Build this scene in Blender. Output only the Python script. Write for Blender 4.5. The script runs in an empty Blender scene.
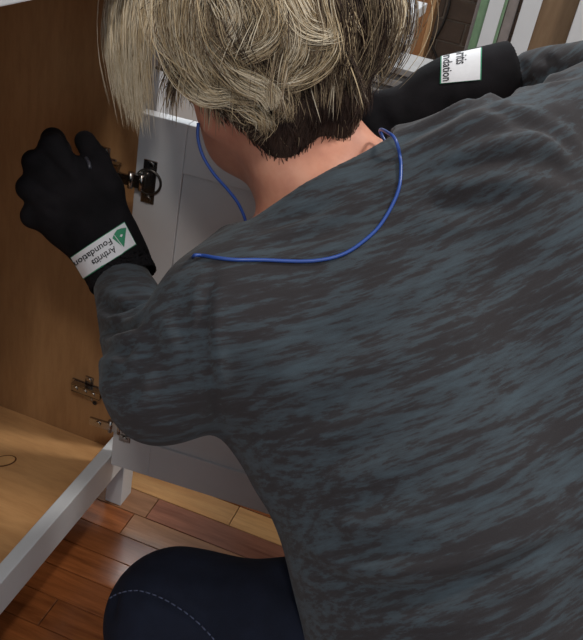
import bpy, bmesh, math, random
import numpy as np
from mathutils import Vector, Matrix
from mathutils.bvhtree import BVHTree

random.seed(7); np.random.seed(7)
SC = bpy.context.scene
COL = SC.collection

# ------------------------------------------------------------------ camera, world, lights, exposure
CAM = np.array([0.44093, -0.94548, 1.03])
ROT = np.array([[0.93176817, -0.3087122, 0.19106244],
                [0.3183176, 0.44159447, -0.83884935],
                [0.17459091, 0.84243166, 0.5097322]])
FPX = 835.0
cd = bpy.data.cameras.new('camera')
cam = bpy.data.objects.new('camera', cd)
COL.objects.link(cam)
cam.matrix_world = Matrix([list(ROT[i]) + [CAM[i]] for i in range(3)] + [[0, 0, 0, 1]])
cd.sensor_fit = 'HORIZONTAL'
cd.sensor_width = 36.0
cd.lens = 36.0 * FPX / 583.0
cd.clip_start = 0.02
SC.camera = cam

SC.view_settings.view_transform = 'Standard'
SC.view_settings.look = 'None'
SC.view_settings.gamma = 1.0
SC.view_settings.use_curve_mapping = False
SC.view_settings.exposure = 0.0
w = bpy.data.worlds.new('world'); SC.world = w
w.use_nodes = True
bg = w.node_tree.nodes['Background']
bg.inputs[0].default_value = (0.86, 0.93, 1.0, 1)
bg.inputs[1].default_value = 0.62

def area(name, loc, target, size, power, color, shape='SQUARE', sy=None):
    l = bpy.data.lights.new(name, 'AREA')
    l.energy = power; l.color = color; l.size = size
    if sy:
        l.shape = 'RECTANGLE'; l.size_y = sy
    else:
        l.shape = shape
    o = bpy.data.objects.new(name, l); COL.objects.link(o)
    o.location = loc
    d = Vector(target) - Vector(loc)
    o.rotation_euler = d.to_track_quat('-Z', 'Y').to_euler()
    return o
area('ceiling_lamp', (0.45, -1.50, 2.30), (0.1, -0.1, 0.3), 0.22, 11, (1.0, 0.93, 0.85), 'DISK')
area('side_lamp', (1.15, 0.30, 2.34), (0.1, -0.2, 0.3), 0.22, 20, (1.0, 0.95, 0.88), 'DISK')
area('far_lamp', (-0.6, 2.1, 2.3), (0.2, 0.3, 0.3), 0.6, 34, (0.86, 0.94, 1.0))

# ------------------------------------------------------------------ helpers
def P(px, py, d):
    """room position of the point seen at pixel px,py at depth d metres"""
    return CAM + ROT @ np.array([(px - 291.5) * d / FPX, -(py - 320.0) * d / FPX, -d])
def D(x, y, z):
    v = ROT @ np.array([x, y, z], float)
    return v / np.linalg.norm(v)
def proj(p):
    q = (np.asarray(p) - CAM) @ ROT
    return 291.5 + FPX * q[..., 0] / -q[..., 2], 320.0 - FPX * q[..., 1] / -q[..., 2]
def unit(v):
    v = np.array(v, float); return v / np.linalg.norm(v)

def smooth(me):
    me.polygons.foreach_set('use_smooth', [True] * len(me.polygons))
def link(name, me, mats, parent=None, loc=None):
    o = bpy.data.objects.new(name, me); COL.objects.link(o)
    if not isinstance(mats, (list, tuple)): mats = [mats]
    for m in mats: me.materials.append(m)
    if loc is not None: o.location = loc
    if parent is not None: o.parent = parent
    return o
def from_arrays(verts, faces):
    me = bpy.data.meshes.new('m')
    verts = np.ascontiguousarray(verts, np.float32); faces = np.ascontiguousarray(faces, np.int32)
    k = faces.shape[1]
    me.vertices.add(len(verts)); me.vertices.foreach_set('co', verts.ravel())
    me.loops.add(faces.size); me.loops.foreach_set('vertex_index', faces.ravel())
    me.polygons.add(len(faces))
    me.polygons.foreach_set('loop_start', np.arange(0, faces.size, k, dtype=np.int32))
    me.polygons.foreach_set('loop_total', np.full(len(faces), k, np.int32))
    me.update(calc_edges=True); me.validate()
    return me
def tag(o, label=None, cat=None, group=None, kind=None):
    if label: o['label'] = label
    if cat: o['category'] = cat
    if group: o['group'] = group
    if kind: o['kind'] = kind
    return o
def empty(name, loc, rz=0):
    o = bpy.data.objects.new(name, None); COL.objects.link(o)
    o.location = loc; o.rotation_euler = (0, 0, rz); o.empty_display_size = 0.05
    return o
def box(bm, x0, x1, y0, y1, z0, z1, M=None, mi=0):
    vs = []
    for x in (x0, x1):
        for y in (y0, y1):
            for z in (z0, z1):
                v = Vector((x, y, z))
                vs.append(bm.verts.new(M @ v if M else v))
    for idx in ((0, 1, 3, 2), (4, 6, 7, 5), (0, 4, 5, 1), (2, 3, 7, 6), (0, 2, 6, 4), (1, 5, 7, 3)):
        f = bm.faces.new([vs[i] for i in idx]); f.material_index = mi
def cyl(bm, c, axis, r, h, n=20, r2=None, mi=0):
    c = Vector(c); a = Vector(axis).normalized()
    r2 = r if r2 is None else r2
    q = a.to_track_quat('Z', 'Y').to_matrix()
    lo = [bm.verts.new(c + q @ Vector((r * math.cos(2*math.pi*i/n), r * math.sin(2*math.pi*i/n), 0))) for i in range(n)]
    hi = [bm.verts.new(c + q @ Vector((r2 * math.cos(2*math.pi*i/n), r2 * math.sin(2*math.pi*i/n), h))) for i in range(n)]
    for i in range(n):
        f = bm.faces.new([lo[i], lo[(i+1) % n], hi[(i+1) % n], hi[i]]); f.material_index = mi; f.smooth = True
    f = bm.faces.new(lo[::-1]); f.material_index = mi
    f = bm.faces.new(hi); f.material_index = mi
def build(name, bm, mats, parent=None, bevel=0.0, loc=None, seg=2):
    if bevel:
        bmesh.ops.bevel(bm, geom=[e for e in bm.edges], offset=bevel, segments=seg, affect='EDGES', profile=0.6, clamp_overlap=True)
    bmesh.ops.recalc_face_normals(bm, faces=bm.faces)
    me = bpy.data.meshes.new(name); bm.to_mesh(me); bm.free()
    return link(name, me, mats, parent, loc)
def boxobj(name, dims, mat, parent=None, bevel=0.001, loc=None):
    bm = bmesh.new(); box(bm, *dims)
    return build(name, bm, mat, parent, bevel, loc)
def catmull(pts, n=10):
    pts = [np.array(p, float) for p in pts]
    pts = [2*pts[0]-pts[1]] + pts + [2*pts[-1]-pts[-2]]
    out = []
    for i in range(1, len(pts)-2):
        p0, p1, p2, p3 = pts[i-1:i+3]
        for t in np.linspace(0, 1, n, endpoint=False):
            out.append(0.5*((2*p1) + (-p0+p2)*t + (2*p0-5*p1+4*p2-p3)*t*t + (-p0+3*p1-3*p2+p3)*t**3))
    out.append(pts[-2]); return np.array(out)
def tube(bm, pts, r, n=8, mi=0):
    pts = [Vector(p) for p in pts]
    up = Vector((0.13, 0.31, 0.94)); rings = []
    for i, p in enumerate(pts):
        t = (pts[min(i+1, len(pts)-1)] - pts[max(i-1, 0)]).normalized()
        a = t.cross(up).normalized() if abs(t.dot(up)) < 0.98 else t.cross(Vector((1, 0, 0))).normalized()
        b = t.cross(a)
        up = b if b.dot(up) > 0 else -b
        rr = r[i] if hasattr(r, '__len__') else r
        rings.append([bm.verts.new(p + (a*math.cos(2*math.pi*k/n) + b*math.sin(2*math.pi*k/n))*rr) for k in range(n)])
    for i in range(len(rings)-1):
        A, B = rings[i], rings[i+1]
        # match ring offset to avoid twists
        off = min(range(n), key=lambda s: (A[0].co-B[s].co).length)
        sgn = 1 if (A[1].co-B[(off+1) % n].co).length <= (A[1].co-B[(off-1) % n].co).length else -1
        B = [B[(off+sgn*k) % n] for k in range(n)]; rings[i+1] = B
        for k in range(n):
            f = bm.faces.new([A[k], A[(k+1) % n], B[(k+1) % n], B[k]]); f.smooth = True; f.material_index = mi
    for R_ in (rings[0], rings[-1]):
        f = bm.faces.new(R_); f.material_index = mi

# ------------------------------------------------------------------ distance-field sculpting
def rcone(a, b, ra, rb):
    a = np.array(a); b = np.array(b); ba = b-a; L = ba @ ba
    def f(p):
        pa = p-a; h = np.clip((pa @ ba)/L, 0, 1)
        return np.linalg.norm(pa - h[:, None]*ba, axis=1) - (ra + (rb-ra)*h)
    return f
def ell(c, r, A=None):
    c = np.array(c); r = np.array(r); A = np.eye(3) if A is None else np.array(A)   # rows of A: the axes
    def f(p):
        q = (p-c) @ A.T
        k0 = np.linalg.norm(q/r, axis=1); k1 = np.linalg.norm(q/(r*r), axis=1)+1e-9
        return k0*(k0-1)/k1
    return f
def smin(fs, k=0.02):
    def f(p):
        d = fs[0](p)
        for g in fs[1:]:
            e = g(p); h = np.maximum(k-np.abs(d-e), 0)/k
            d = np.minimum(d, e) - h*h*k*0.25
        return d
    return f
def smax(f1, f2, k=0.008):
    def f(p):
        d = f1(p); e = f2(p); h = np.maximum(k-np.abs(d-e), 0)/k
        return np.maximum(d, e) + h*h*k*0.25
    return f
def neg(f): return lambda p: -f(p)
def off(f, o): return lambda p: f(p)-o
def plane(c, n):
    c = np.array(c); n = unit(n)
    return lambda p: (p-c) @ n
def surface(f, lo, hi, h):
    lo = np.array(lo, float); hi = np.array(hi, float)
    B = 8
    nb = np.ceil((hi-lo)/h/B).astype(int); N = nb*B+1
    V = np.full(N, 1.0, np.float32)
    g = np.stack(np.meshgrid(*[np.arange(n) for n in nb], indexing='ij'), -1).reshape(-1, 3)
    cen = lo + (g+0.5)*B*h
    dc = f(cen)
    near = np.abs(dc) < B*h*0.5*1.9 + h
    for (i, j, k), d, q in zip(g, dc, near):
        if not q and d < 0: V[i*B:(i+1)*B+1, j*B:(j+1)*B+1, k*B:(k+1)*B+1] = -1
    loc_ = np.stack(np.meshgrid(*[np.arange(B+1)]*3, indexing='ij'), -1).reshape(-1, 3)
    G = g[near]
    for s in range(0, len(G), 300):
        idx = (G[s:s+300, None, :]*B + loc_[None]).reshape(-1, 3)
        V[idx[:, 0], idx[:, 1], idx[:, 2]] = f(lo + idx*h)
    inside = V < 0
    c = inside[:-1, :-1, :-1].astype(np.int8)*0
    offs = [(a, b, d) for a in (0, 1) for b in (0, 1) for d in (0, 1)]
    sl = lambda o: tuple(slice(o[i], V.shape[i]-1+o[i]) for i in range(3))
    for o in offs: c = c + inside[sl(o)]
    act = (c > 0) & (c < 8)
    ids = np.argwhere(act); n = len(ids)
    vid = np.full(act.shape, -1, np.int64); vid[act] = np.arange(n)
    acc = np.zeros((n, 3)); cnt = np.zeros(n)
    for o1 in offs:
        for ax in range(3):
            if o1[ax]: continue
            o2 = list(o1); o2[ax] = 1
            a = V[tuple((ids+o1).T)]; b = V[tuple((ids+o2).T)]
            m = (a < 0) != (b < 0)
            t = a[m]/(a[m]-b[m])
            q = np.tile(np.array(o1, float), (m.sum(), 1)); q[:, ax] = t
            acc[m] += q; cnt[m] += 1
    verts = lo + (ids + acc/cnt[:, None])*h
    faces = []
    for ax in range(3):
        u, v = (ax+1) % 3, (ax+2) % 3
        s0 = [slice(1, V.shape[i]-1) for i in range(3)]; s0[ax] = slice(0, V.shape[ax]-1)
        s1 = list(s0); s1[ax] = slice(1, V.shape[ax])
        A = inside[tuple(s0)]; Bq = inside[tuple(s1)]
        e = np.argwhere(A != Bq); st = np.array([1, 1, 1]); st[ax] = 0; pos = e+st
        du = np.zeros(3, int); du[u] = 1; dv = np.zeros(3, int); dv[v] = 1
        q = np.stack([vid[tuple((pos-du-dv).T)], vid[tuple((pos-dv).T)], vid[tuple(pos.T)], vid[tuple((pos-du).T)]], 1)
        fl = ~A[tuple(e.T)]
        q[fl] = q[fl][:, ::-1]
        faces.append(q)
    faces = np.concatenate(faces); faces = faces[(faces >= 0).all(1)]
    return verts, faces
def relax(v, f, it=2, w=0.5):
    e = np.concatenate([f[:, [0, 1]], f[:, [1, 2]], f[:, [2, 3]], f[:, [3, 0]]])
    for _ in range(it):
        s = np.zeros_like(v); c = np.zeros(len(v))
        for k in range(3):
            s[:, k] = np.bincount(e[:, 0], v[e[:, 1], k], len(v)) + np.bincount(e[:, 1], v[e[:, 0], k], len(v))
        c = np.bincount(e[:, 0], minlength=len(v)) + np.bincount(e[:, 1], minlength=len(v))
        v = v*(1-w) + w*s/c[:, None]
    return v
def vnormals(v, f):
    n = np.cross(v[f[:, 2]]-v[f[:, 0]], v[f[:, 3]]-v[f[:, 1]])
    out = np.zeros_like(v)
    for i in range(4):
        for k in range(3): out[:, k] += np.bincount(f[:, i], n[:, k], len(v))
    return out/(np.linalg.norm(out, axis=1)[:, None]+1e-12)
def bvh_of(v, f): return BVHTree.FromPolygons([tuple(x) for x in v], [tuple(x) for x in f])
def hit(bvh, px, py, o=0.0):
    """point of a surface where the line through px,py meets it, lifted off by o"""
    d = Vector(P(px, py, 1.0)-CAM).normalized()
    r = bvh.ray_cast(Vector(CAM), d)
    if r[0] is None: return None
    n = r[1] if r[1].dot(d) < 0 else -r[1]
    return np.array(r[0] + n*o)
def crease(v, nrm, lines, only=None):
    """press folds (polyline, depth, width) into a surface, with a soft roll beside each"""
    dv = np.zeros(len(v))
    for pts, dep, wid in lines:
        pts = np.array(pts)
        lo = pts.min(0)-3*wid; hi = pts.max(0)+3*wid
        m = np.where(((v > lo) & (v < hi)).all(1))[0]
        if not len(m): continue
        q = v[m]; best = np.full(len(m), 9.0); tt = np.zeros(len(m))
        for i in range(len(pts)-1):
            a, b = pts[i], pts[i+1]; ba = b-a
            h = np.clip(((q-a) @ ba)/(ba @ ba+1e-12), 0, 1)
            d = np.linalg.norm(q-a-h[:, None]*ba, axis=1)
            k = d < best; best[k] = d[k]; tt[k] = (i+h[k])/(len(pts)-1)
        env = np.sin(np.pi*np.clip(tt, 0.02, 0.98))**0.6
        x = best/wid
        dv[m] += env*dep*(-np.exp(-x*x) + 0.55*np.exp(-(x-1.7)**2/0.8))
    return v + nrm*dv[:, None]

# ------------------------------------------------------------------ materials
class NT:
    def __init__(s, name, rough=0.5, spec=0.5, metal=0.0):
        s.m = bpy.data.materials.new(name); s.m.use_nodes = True
        s.t = s.m.node_tree; s.b = s.t.nodes['Principled BSDF']
        s.b.inputs['Roughness'].default_value = rough
        s.b.inputs['Specular IOR Level'].default_value = spec
        s.b.inputs['Metallic'].default_value = metal
    def n(s, typ, **kw):
        n = s.t.nodes.new(typ)
        for k, v in kw.items():
            if k in n.inputs: n.inputs[k].default_value = v
            else: setattr(n, k, v)
        return n
    def l(s, a, b): s.t.links.new(a, b)
    def coord(s, scale=(1, 1, 1), rot=(0, 0, 0), space='Object'):
        tc = s.n('ShaderNodeTexCoord'); mp = s.n('ShaderNodeMapping')
        mp.inputs['Scale'].default_value = scale; mp.inputs['Rotation'].default_value = rot
        s.l(tc.outputs[space], mp.inputs['Vector']); return mp.outputs[0]
    def noise(s, vec, scale, detail=4, rough=0.55, dist=0.0):
        n = s.n('ShaderNodeTexNoise'); n.inputs['Scale'].default_value = scale
        n.inputs['Detail'].default_value = detail; n.inputs['Roughness'].default_value = rough
        n.inputs['Distortion'].default_value = dist
        s.l(vec, n.inputs['Vector']); return n.outputs['Fac']
    def ramp(s, fac, stops):
        r = s.n('ShaderNodeValToRGB'); e = r.color_ramp.elements
        while len(e) < len(stops): e.new(0.5)
        for el, (p, c) in zip(e, stops): el.position = p; el.color = tuple(c)+(1,) if len(c) == 3 else c
        s.l(fac, r.inputs[0]); return r.outputs[0]
    def bump(s, fac, strength=0.3, dist=0.002):
        b = s.n('ShaderNodeBump'); b.inputs['Strength'].default_value = strength; b.inputs['Distance'].default_value = dist
        s.l(fac, b.inputs['Height']); s.l(b.outputs[0], s.b.inputs['Normal'])
    def base(s, c): s.l(c, s.b.inputs['Base Color'])
def lin(r, g, b):
    f = lambda c: (c/255/12.92) if c/255 <= 0.04045 else ((c/255+0.055)/1.055)**2.4
    return (f(r), f(g), f(b))
def mat_paint(name, col, rough=0.4, var=0.06):
    t = NT(name, rough)
    v = t.coord(); f = t.noise(v, 14, 5)
    a = tuple(c*(1-var) for c in col); b = tuple(min(1, c*(1+var)) for c in col)
    t.base(t.ramp(f, [(0.3, a), (0.7, b)])); t.bump(t.noise(v, 220, 2), 0.08, 0.0006)
    return t.m
def mat_wood(name, dark, light, axis=0, scale=9, rough=0.35, stretch=14, spec=0.5, knots=0.6, rnd=0.0):
    t = NT(name, rough, spec)
    sc = [stretch]*3; sc[axis] = 1.0
    v = t.coord(tuple(sc))
    if rnd:
        oi = t.n('ShaderNodeObjectInfo'); mth = t.n('ShaderNodeMath', operation='MULTIPLY'); mth.inputs[1].default_value = 37.0
        t.l(oi.outputs['Random'], mth.inputs[0])
        ad = t.n('ShaderNodeVectorMath', operation='ADD'); t.l(v, ad.inputs[0]); t.l(mth.outputs[0], ad.inputs[1]); v = ad.outputs[0]
    f = t.noise(v, scale*0.35, 6, 0.6, knots)
    c = t.ramp(f, [(0.28, dark), (0.5, tuple((x+y)/2 for x, y in zip(dark, light))), (0.72, light)])
    f2 = t.noise(v, scale*3, 3, 0.7)
    mx = t.n('ShaderNodeMixRGB', blend_type='MULTIPLY'); mx.inputs[0].default_value = 0.35
    t.l(c, mx.inputs[1]); t.l(t.ramp(f2, [(0.35, (0.62, 0.55, 0.5)), (0.6, (1, 1, 1))]), mx.inputs[2])
    out = mx.outputs[0]
    if rnd:
        hs = t.n('ShaderNodeHueSaturation'); mr = t.n('ShaderNodeMapRange')
        mr.inputs['To Min'].default_value = 1-rnd; mr.inputs['To Max'].default_value = 1+rnd
        t.l(oi.outputs['Random'], mr.inputs['Value']); t.l(mr.outputs[0], hs.inputs['Value']); t.l(out, hs.inputs['Color']); out = hs.outputs[0]
    t.base(out); t.bump(f2, 0.12, 0.0008)
    return t.m
M_white = mat_paint('white_paint', lin(205, 208, 212), 0.35, 0.03)
M_doorw = mat_paint('door_white_paint', lin(198, 198, 200), 0.38, 0.03)
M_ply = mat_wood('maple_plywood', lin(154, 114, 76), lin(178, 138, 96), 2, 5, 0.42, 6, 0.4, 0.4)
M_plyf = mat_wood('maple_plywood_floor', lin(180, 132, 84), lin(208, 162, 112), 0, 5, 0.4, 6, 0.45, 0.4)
M_wall = mat_paint('wall_paint', lin(205, 200, 190), 0.7, 0.02)
M_plank = [mat_wood('orange_plank', lin(116, 64, 32), lin(178, 106, 58), 0, 9, 0.26, 12, 0.6, 1.6, 0.16),
           mat_wood('tan_plank', lin(196, 140, 84), lin(224, 176, 118), 0, 8, 0.3, 12, 0.55, 0.7, 0.06),
           mat_wood('red_brown_plank', lin(112, 66, 48), lin(158, 104, 80), 0, 9, 0.26, 12, 0.6, 1.0, 0.1),
           mat_wood('dull_brown_plank', lin(120, 82, 56), lin(168, 122, 88), 0, 9, 0.24, 12, 0.6, 1.0, 0.1)]
def simple(name, col, rough=0.5, metal=0.0, spec=0.5, nscale=60, var=0.12, bump=0.15):
    t = NT(name, rough, spec, metal); v = t.coord(); f = t.noise(v, nscale, 4)
    t.base(t.ramp(f, [(0.3, tuple(c*(1-var) for c in col)), (0.7, tuple(min(1, c*(1+var)) for c in col))]))
    if bump: t.bump(f, bump, 0.001)
    return t.m
M_chrome = simple('nickel_plate', (0.42, 0.40, 0.38), 0.25, 1.0, 0.5, 40, 0.05, 0.0)
M_darkmetal = simple('dark_steel', (0.12, 0.11, 0.10), 0.35, 1.0, 0.5, 40, 0.05, 0.0)
M_black = simple('black_hole', (0.01, 0.01, 0.01), 0.8)
M_glove = NT('black_knit', 0.9, 0.12)
_v = M_glove.coord(); _f = M_glove.noise(_v, 900, 2)
M_glove.base(M_glove.ramp(M_glove.noise(_v, 30, 4), [(0.3, lin(17, 16, 18)), (0.7, lin(30, 28, 31))])); M_glove.bump(_f, 0.35, 0.001)
M_glove = M_glove.m
M_patchw = simple('white_label_cloth', lin(222, 222, 226), 0.6, 0, 0.3, 200, 0.03, 0.1)
M_green = simple('label_green', lin(56, 140, 104), 0.6, 0, 0.3, 200, 0.05, 0)
M_ink = simple('label_ink', lin(30, 28, 34), 0.6, 0, 0.3, 200, 0.05, 0)
M_blue = simple('blue_cord', lin(40, 74, 150), 0.32, 0, 0.6, 50, 0.06, 0)
M_skin = NT('skin', 0.5, 0.35)
_v = M_skin.coord()
M_skin.base(M_skin.ramp(M_skin.noise(_v, 28, 5, 0.6), [(0.25, lin(186, 120, 98)), (0.55, lin(205, 142, 116)), (0.8, lin(214, 156, 130))]))
M_skin.b.inputs['Subsurface Weight'].default_value = 0.08
M_skin.b.inputs['Subsurface Radius'].default_value = (0.01, 0.004, 0.002)
M_skin.bump(M_skin.noise(_v, 260, 3), 0.15, 0.0008); M_skin = M_skin.m

# the shirt: burn-out jersey, streaks run across the back, parallel to the shoulders
SH_L = P(215, 300, .80); SH_R = P(480, 122, .84)
AX = unit(SH_R-SH_L)                       # across the back
NRM = unit(D(0, 0.1, 1) - AX*(D(0, 0.1, 1) @ AX))
DN = np.cross(NRM, AX); DN = DN if DN[2] < 0 else -DN      # down the back
def shirt_mat(name, ax):
    t = NT(name, 0.92, 0.12)
    tc = t.n('ShaderNodeTexCoord')
    dn = unit(DN - ax*(DN @ ax)); nr = np.cross(ax, dn)
    cmb = t.n('ShaderNodeCombineXYZ')
    for i, (a, s) in enumerate(((ax, 1.0), (dn, 7.0), (nr, 3.5))):
        d = t.n('ShaderNodeVectorMath', operation='DOT_PRODUCT'); d.inputs[1].default_value = tuple(np.array(a)*s)
        t.l(tc.outputs['Object'], d.inputs[0]); out = d.outputs['Value']
        if i == 1:       # the knit is pulled round the back, so the streaks curve upwards to the right
            e = t.n('ShaderNodeVectorMath', operation='DOT_PRODUCT'); e.inputs[1].default_value = tuple(ax); t.l(tc.outputs['Object'], e.inputs[0])
            s1 = t.n('ShaderNodeMath', operation='SUBTRACT'); s1.inputs[1].default_value = float(ax @ (SH_L-np.array([0.45, -0.35, 0.0]))); t.l(e.outputs['Value'], s1.inputs[0])
            s2 = t.n('ShaderNodeMath', operation='MULTIPLY'); t.l(s1.outputs[0], s2.inputs[0]); t.l(s1.outputs[0], s2.inputs[1])
            s3 = t.n('ShaderNodeMath', operation='MULTIPLY_ADD'); s3.inputs[1].default_value = 0.5*s; t.l(s2.outputs[0], s3.inputs[0]); t.l(out, s3.inputs[2]); out = s3.outputs[0]
        t.l(out, cmb.inputs[i])
    v = cmb.outputs[0]
    f1 = t.noise(v, 23, 6, 0.66, 0.0)
    f2 = t.noise(v, 5, 3, 0.5)
    ad = t.n('ShaderNodeMath', operation='MULTIPLY_ADD'); ad.inputs[1].default_value = 0.55
    t.l(f2, ad.inputs[0]); t.l(f1, ad.inputs[2])
    c = t.ramp(ad.outputs[0], [(0.68, lin(47, 44, 46)), (0.76, lin(51, 50, 53)), (0.80, lin(57, 62, 67)), (1.0, lin(65, 75, 82))])
    t.base(c)
    vo = t.coord(); f3 = t.noise(vo, 700, 2); t.bump(f3, 0.25, 0.0008)
    t.b.inputs['Sheen Weight'].default_value = 0.08
    t.b.inputs['Sheen Roughness'].default_value = 0.6
    return t.m
M_shirt = shirt_mat('streaked_grey_jersey', unit(AX+DN*0.45))
M_jean = NT('navy_denim', 0.85, 0.2)
_v = M_jean.coord((1, 1, 1))
M_jean.base(M_jean.ramp(M_jean.noise(_v, 24, 5, 0.6), [(0.3, lin(17, 20, 32)), (0.75, lin(26, 31, 47))])); M_jean.bump(M_jean.noise(_v, 600, 2), 0.4, 0.001)
M_jean = M_jean.m
M_stitch = simple('jeans_stitch', lin(74, 80, 104), 0.8)
def hairmat(name, a, b):
    t = NT(name, 0.6, 0.2); v = t.coord(); f = t.noise(v, 45, 4)
    t.base(t.ramp(f, [(0.3, a), (0.7, b)])); return t.m
M_hair = [hairmat('hair_light_blonde', lin(208, 192, 164), lin(226, 214, 192)),
          hairmat('hair_blonde', lin(178, 156, 122), lin(200, 180, 148)),
          hairmat('hair_ash_brown', lin(118, 102, 82), lin(142, 124, 102)),
          hairmat('hair_dark_brown', lin(50, 38, 34), lin(72, 56, 48))]
# ------------------------------------------------------------------ floor of separate boards
floor = boxobj('floor', (-1.0, 2.4, -1.7, 2.6, -0.03, -0.0035), simple('floor_gap', (0.06, 0.03, 0.016), 0.9), None, 0)
tag(floor, kind='structure')
PW = 0.0515
rnd = random.Random(11)
far = bmesh.new()
pmesh = {}
def plank_mesh(L, mi):
    key = (round(L, 3), mi)
    if key not in pmesh:
        bm = bmesh.new(); box(bm, 0, L-0.0012, 0, PW-0.0012, -0.004, 0)
        top = [e for e in bm.edges if all(v.co.z > -0.001 for v in e.verts)]
        bmesh.ops.bevel(bm, geom=top, offset=0.0007, segments=1, affect='EDGES')
        me = bpy.data.meshes.new('plank'); bm.to_mesh(me); bm.free(); me.materials.append(M_plank[mi]); pmesh[key] = me
    return pmesh[key]
near_count = 0
for r in range(-32, 50):
    y = r*PW; x = -0.98 + rnd.random()*0.25
    if r == 0: x = 0.05-0.9
    if r == 1: x = -0.72
    if r == -1: x = -0.42
    while x < 2.38:
        L = rnd.choice([0.45, 0.6, 0.75, 0.9])
        if r == 0 and x < 0.05: L = 0.45
        if r == 1: L = 0.9
        L = min(L, 2.39-x)
        if L < 0.04: break
        mi = rnd.choice([0, 0, 0, 2, 3, 1])
        if r == 1: mi = 1
        if r == 0: mi = 2 if x > 0.0 else 3
        if r == -1:
            mi = 0 if x < -0.1 else 3
            if x < -0.1: L = 0.45
        if r < -1: mi = 0
        if -14 <= r <= 9 and x+L > -0.3 and x < 1.2:
            o = bpy.data.objects.new('plank', plank_mesh(L, mi)); COL.objects.link(o)
            o.location = (x, y, rnd.uniform(-0.0003, 0.0003)); o.parent = floor; near_count += 1
        else:
            box(far, x, x+L-0.0012, y, y+PW-0.0012, -0.004, 0, mi=mi)
        x += L
o = build('plank', far, M_plank, floor); tag(o, kind='stuff')

# ------------------------------------------------------------------ room shell
for nm, dims in (('wall_back', (-1.02, 2.42, 2.6, 2.7, 0, 2.5)), ('wall_left', (-1.1, -1.0, -1.7, 2.6, 0, 2.5)),
                 ('wall_right', (2.4, 2.5, -1.7, 2.6, 0, 2.5))):
    tag(boxobj(nm, dims, M_wall, None, 0), kind='structure')
for nm, dims in (('baseboard_back', (-1.0, 2.4, 2.585, 2.6, 0, 0.1)), ('baseboard_left', (-1.0, -0.985, -1.7, 2.585, 0, 0.1))):
    tag(boxobj(nm, dims, M_white, None, 0.003), kind='structure')

# ------------------------------------------------------------------ the open cabinet
cab = empty('base_cabinet', (-0.3, -0.38, 0))
tag(cab, 'open maple plywood base cabinet with white face frame and open white door, at left', 'cabinet')
def cpart(name, dims, mat, bevel=0.0012, parent=None):
    bm = bmesh.new(); box(bm, *dims)
    bmesh.ops.translate(bm, vec=(0.3, 0.38, 0), verts=bm.verts)
    return build(name, bm, mat, cab if parent is None else parent, bevel)
CW = -0.78
cpart('side_panel', (-0.58, -0.02, 0.0, 0.016, 0.09, 0.89), M_ply)
cpart('side_panel', (-0.58, -0.02, CW, CW+0.016, 0.09, 0.89), M_ply)
cpart('back_panel', (-0.592, -0.58, CW, 0.016, 0.09, 0.89), M_ply)
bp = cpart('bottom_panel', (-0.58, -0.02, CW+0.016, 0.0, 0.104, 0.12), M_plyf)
cpart('top_panel', (-0.58, -0.02, CW+0.016, 0.0, 0.876, 0.89), M_ply)
cpart('bottom_rail', (-0.02, 0.0, CW, 0.0, 0.089, 0.148), M_white, 0.0015)
cpart('top_rail', (-0.02, 0.0, CW+0.04, 0.0, 0.852, 0.892), M_white, 0.0015)
cpart('stile', (-0.02, 0.0, 0.0, 0.040, 0.089, 0.892), M_white, 0.0015)
cpart('stile', (-0.02, 0.0, CW, CW+0.04, 0.148, 0.892), M_white, 0.0015)
for (x, y) in ((-0.028, 0.003), (-0.57, -0.03), (-0.028, CW), (-0.57, CW)):
    bm = bmesh.new(); box(bm, x, x+0.03 if x < -0.1 else 0.001, y, y+0.037, 0, 0.0895)
    bmesh.ops.translate(bm, vec=(0.3, 0.38, 0), verts=bm.verts)
    build('leg', bm, M_white, cab, 0.0015)
# oval veneer patch set in the bottom panel
c0 = CAM + (P(4, 461, 1)-CAM)*((0.1202-CAM[2])/(P(4, 461, 1)-CAM)[2])
def oval(name, c, a, b, th, mat, z):
    bm = bmesh.new(); n = 28; lo = []; hi = []
    for i in range(n):
        t = 2*math.pi*i/n; x = a*math.cos(t); y = b*math.sin(t)
        x, y = x*math.cos(th)-y*math.sin(th), x*math.sin(th)+y*math.cos(th)
        lo.append(bm.verts.new((c[0]+x+0.3, c[1]+y+0.38, 0.119))); hi.append(bm.verts.new((c[0]+x+0.3, c[1]+y+0.38, z)))
    for i in range(n): bm.faces.new([lo[i], lo[(i+1) % n], hi[(i+1) % n], hi[i]])
    bm.faces.new(hi); bm.faces.new(lo[::-1]); return build(name, bm, mat, bp)
oval('patch_rim', c0, 0.019, 0.012, 0.9, simple('patch_rim', lin(96, 60, 32), 0.5), 0.1206)
oval('veneer_patch', c0, 0.0165, 0.0098, 0.9, simple('veneer_patch', lin(206, 160, 108), 0.4), 0.1212)

# hinge hardware on the side panel
def hinge_base(z, x):
    bm = bmesh.new()
    box(bm, x-0.034, x+0.012, -0.0025, 0.0, z-0.009, z+0.009)       # plate
    box(bm, x-0.012, x+0.002, -0.0025, 0.0, z-0.022, z+0.022)
    bmesh.ops.bevel(bm, geom=bm.edges[:], offset=0.0006, segments=1, affect='EDGES')
    for dz in (-0.016, 0.016): cyl(bm, (x-0.005, -0.002, z+dz), (0, -1, 0), 0.0042, 0.0022, 14)
    # raised arm with side walls and adjusting screws
    box(bm, x-0.030, x+0.020, -0.013, -0.0115, z-0.0065, z+0.0065)
    box(bm, x-0.030, x+0.020, -0.013, -0.002, z-0.0075, z-0.0055)
    box(bm, x-0.030, x+0.020, -0.013, -0.002, z+0.0055, z+0.0075)
    for dx in (-0.022, -0.006, 0.008): cyl(bm, (x+dx, -0.0125, z), (0, -1, 0), 0.0038, 0.002, 14)
    bmesh.ops.translate(bm, vec=(0.3, 0.38, 0), verts=bm.verts)
    return build('hinge_arm', bm, M_chrome, cab)
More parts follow.
